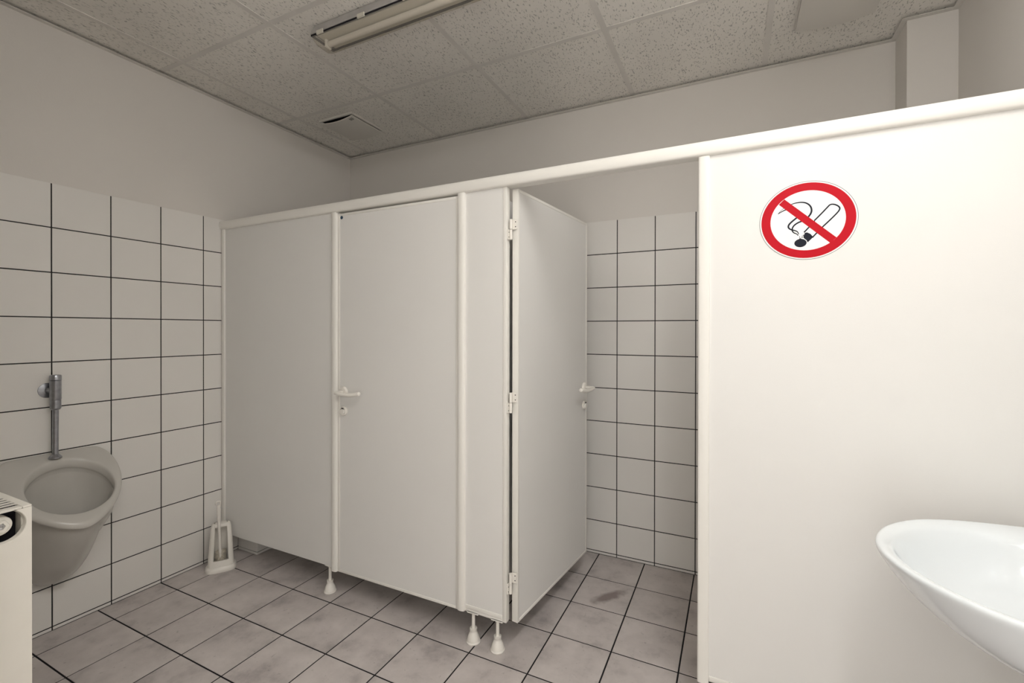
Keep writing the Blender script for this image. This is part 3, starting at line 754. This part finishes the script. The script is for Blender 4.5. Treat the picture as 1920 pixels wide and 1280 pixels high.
# ------------------------------------------------------------------ ceiling fittings
# unlit damp-proof fluorescent fitting
LX0, LX1 = 1.030, 2.300; LY0, LY1 = -1.252, -1.122; LYC = (LY0 + LY1) / 2
fl = thing('fluorescent_light', 'unlit single-tube fluorescent fitting with clear cover on the ceiling', 'ceiling light', ((LX0 + LX1) / 2, LYC, H))
FLC = fl.location
def fp(name, bm, material, sm_=False, par=None): return local(obj(name, bm, material, fl, sm_), FLC)
def taper_box(x0, x1, y0, y1, z0, z1, ins):
    bm = bmesh.new()
    loft(bm, [[(x0, y0, z1), (x1, y0, z1), (x1, y1, z1), (x0, y1, z1)], [(x0 + ins, y0 + ins, z0), (x1 - ins, y0 + ins, z0), (x1 - ins, y1 - ins, z0), (x0 + ins, y1 - ins, z0)]], True, True, True)
    return bm
fp('housing', taper_box(LX0 + 0.012, LX1 - 0.012, LY0 + 0.010, LY1 - 0.010, 2.674, H - 0.0002, -0.008), M_lamp_h)
rimf = bmesh.new()
for a in ((LX0, LX1, LY0, LY0 + 0.012), (LX0, LX1, LY1 - 0.012, LY1), (LX0, LX0 + 0.012, LY0 + 0.012, LY1 - 0.012), (LX1 - 0.012, LX1, LY0 + 0.012, LY1 - 0.012)):
    box(rimf, *a, 2.6655, 2.6745, bev=0.002)
fp('rim_flange', rimf, M_lamp_h, 40)
gk = bmesh.new()
for a in ((LX0 + 0.002, LX1 - 0.002, LY0 + 0.001, LY0 + 0.010), (LX0 + 0.002, LX1 - 0.002, LY1 - 0.010, LY1 - 0.002), (LX0 + 0.002, LX0 + 0.010, LY0 + 0.010, LY1 - 0.010), (LX1 - 0.010, LX1 - 0.002, LY0 + 0.010, LY1 - 0.010)):
    box(gk, *a, 2.6590, 2.6655)
fp('gasket', gk, M_dark)
fp('tray', bx(LX0 + 0.03, LX1 - 0.03, LY0 + 0.014, LY1 - 0.014, 2.6600, 2.6735, bev=0.002), M_tray)
cv = bmesh.new()
secs = []
for (xo, sc_) in ((0.004, 0.0), (0.006, 0.55), (0.014, 0.85), (0.030, 1.0)):
    secs.append((LX0 + xo, sc_))
secs += [(LX1 - (s - LX0), k) for s, k in secs[::-1]]
def csec(x, k):
    ys = [LY0 + 0.003, LY0 + 0.006, LY0 + 0.014, LY0 + 0.024, LYC - 0.02, LYC, LYC + 0.02, LY1 - 0.036, LY1 - 0.024, LY1 - 0.010, LY1 - 0.004]
    zs = [0, 0.012, 0.026, 0.034, 0.037, 0.0375, 0.037, 0.034, 0.027, 0.012, 0]
    return [(x, y, 2.6592 - z * k) for y, z in zip(ys, zs)]
loft(cv, [csec(x, k) for x, k in secs], closed=False)
fp('cover', cv, M_cover, True)
tb = bmesh.new(); lathe(tb, [(0.006, LX0 + 0.052), (0.0125, LX0 + 0.053), (0.0130, LX0 + 0.060), (0.0130, LX1 - 0.060), (0.0125, LX1 - 0.053), (0.006, LX1 - 0.052)], 'X', (0, LYC - 0.006, 2.6420), 20)
fp('tube', tb, M_tube, 40)
for xe, s in ((LX0 + 0.040, 1), (LX1 - 0.040, -1)):
    hb_ = bmesh.new(); box(hb_, min(xe, xe + 0.0115 * s), max(xe, xe + 0.0115 * s), LYC - 0.022, LYC + 0.010, 2.6260, 2.6610, bev=0.003, seg=2)
    fp('lampholder', hb_, M_tube)
for xe in [LX0 + 0.06, LX0 + 0.30, LX0 + 0.54, LX0 + 0.78, LX0 + 1.02, LX0 + 1.21]:
    for y0, y1 in ((LY0 - 0.004, LY0 + 0.004), (LY1 - 0.004, LY1 + 0.004)):
        fp('clip', bx(xe - 0.02, xe + 0.02, y0, y1, 2.655, 2.673, bev=0.002), M_tray)

# extract vents with bowed cover plates
def vent(x0, y0, label, wd=0.275):
    v = thing('ceiling_vent', label, 'vent', (x0 + wd / 2, y0 + wd / 2, H), 'square ceiling vents')
    VL = v.location
    fr = bmesh.new(); q = -0.006; e = 0.008
    for a in ((x0 + q, x0 + wd - q, y0 + q, y0 + e), (x0 + q, x0 + wd - q, y0 + wd - e, y0 + wd - q), (x0 + q, x0 + e, y0 + e, y0 + wd - e), (x0 + wd - e, x0 + wd - q, y0 + e, y0 + wd - e)):
        box(fr, *a, H - 0.010, H + 0.0035, bev=0.002)
    local(obj('frame', fr, M_vent, v), VL)
    local(obj('throat_shade', bx(x0 + e, x0 + wd - e, y0 + e, y0 + wd - e, H - 0.005, H + 0.0035), M_dark, v), VL)  # near-black block paints the shade in the gap above the plate
    for (xa, xb) in ((x0 + 0.05, x0 + 0.062), (x0 + wd - 0.062, x0 + wd - 0.05)):
        local(obj('spring_clip', bx(xa, xb, y0 + wd / 2 - 0.01, y0 + wd / 2 + 0.01, H - 0.030, H - 0.004), M_vent, v), VL)
    pl_ = bmesh.new(); n = 12
    def zz(t): return H - 0.021 - 0.015 * (1 - (2 * t - 1) ** 2)
    rings = []
    for k in range(n + 1):
        t = k / n; x = x0 + wd * t; z = zz(t)
        rings.append([(x, y0, z + 0.005), (x, y0 + 0.001, z + 0.0005), (x, y0 + 0.004, z), (x, y0 + wd - 0.004, z), (x, y0 + wd - 0.001, z + 0.0005), (x, y0 + wd, z + 0.005)])
    loft(pl_, rings, True, True, True)
    p = local(obj('cover_plate', pl_, M_vent, v, 40), VL)
    for k in range(3):
        t = 0.86 + 0.035 * k
        obj('slot', bx(x0 + wd * t, x0 + wd * t + 0.0035, y0 + 0.014, y0 + 0.038, zz(t) - 0.0006, zz(t) + 0.003), M_dark, p)
    return v
vent(0.312, -0.568, 'square ceiling vent above the closed cubicle near the left corner')
vent(2.985, -0.585, 'square ceiling vent above the wide white panel near the pillar', 0.285)

# lit fluorescent fitting over the washing place (above the picture, lights the room)
LXC, LYM = LAMP_POS; y0, y1 = LYM - LAMP_LEN / 2, LYM + LAMP_LEN / 2
cl = thing('ceiling_lamp', 'lit long opal-covered ceiling light above the washing place', 'ceiling light', (LXC, LYM, H))
obj('housing', bx(-0.075, 0.075, -LAMP_LEN / 2 - 0.02, LAMP_LEN / 2 + 0.02, -0.035, -0.0002, bev=0.004), M_plast, cl)
b_ = bmesh.new()
sec = [(-0.070, -0.0355), (-0.070, -0.055), (-0.058, -0.078), (-0.030, -0.088), (0.030, -0.088), (0.058, -0.078), (0.070, -0.055), (0.070, -0.0355)]
extrude_poly(b_, sec, 'Y', -LAMP_LEN / 2, LAMP_LEN / 2)
obj('opal_cover', b_, M_glow, cl, 40)
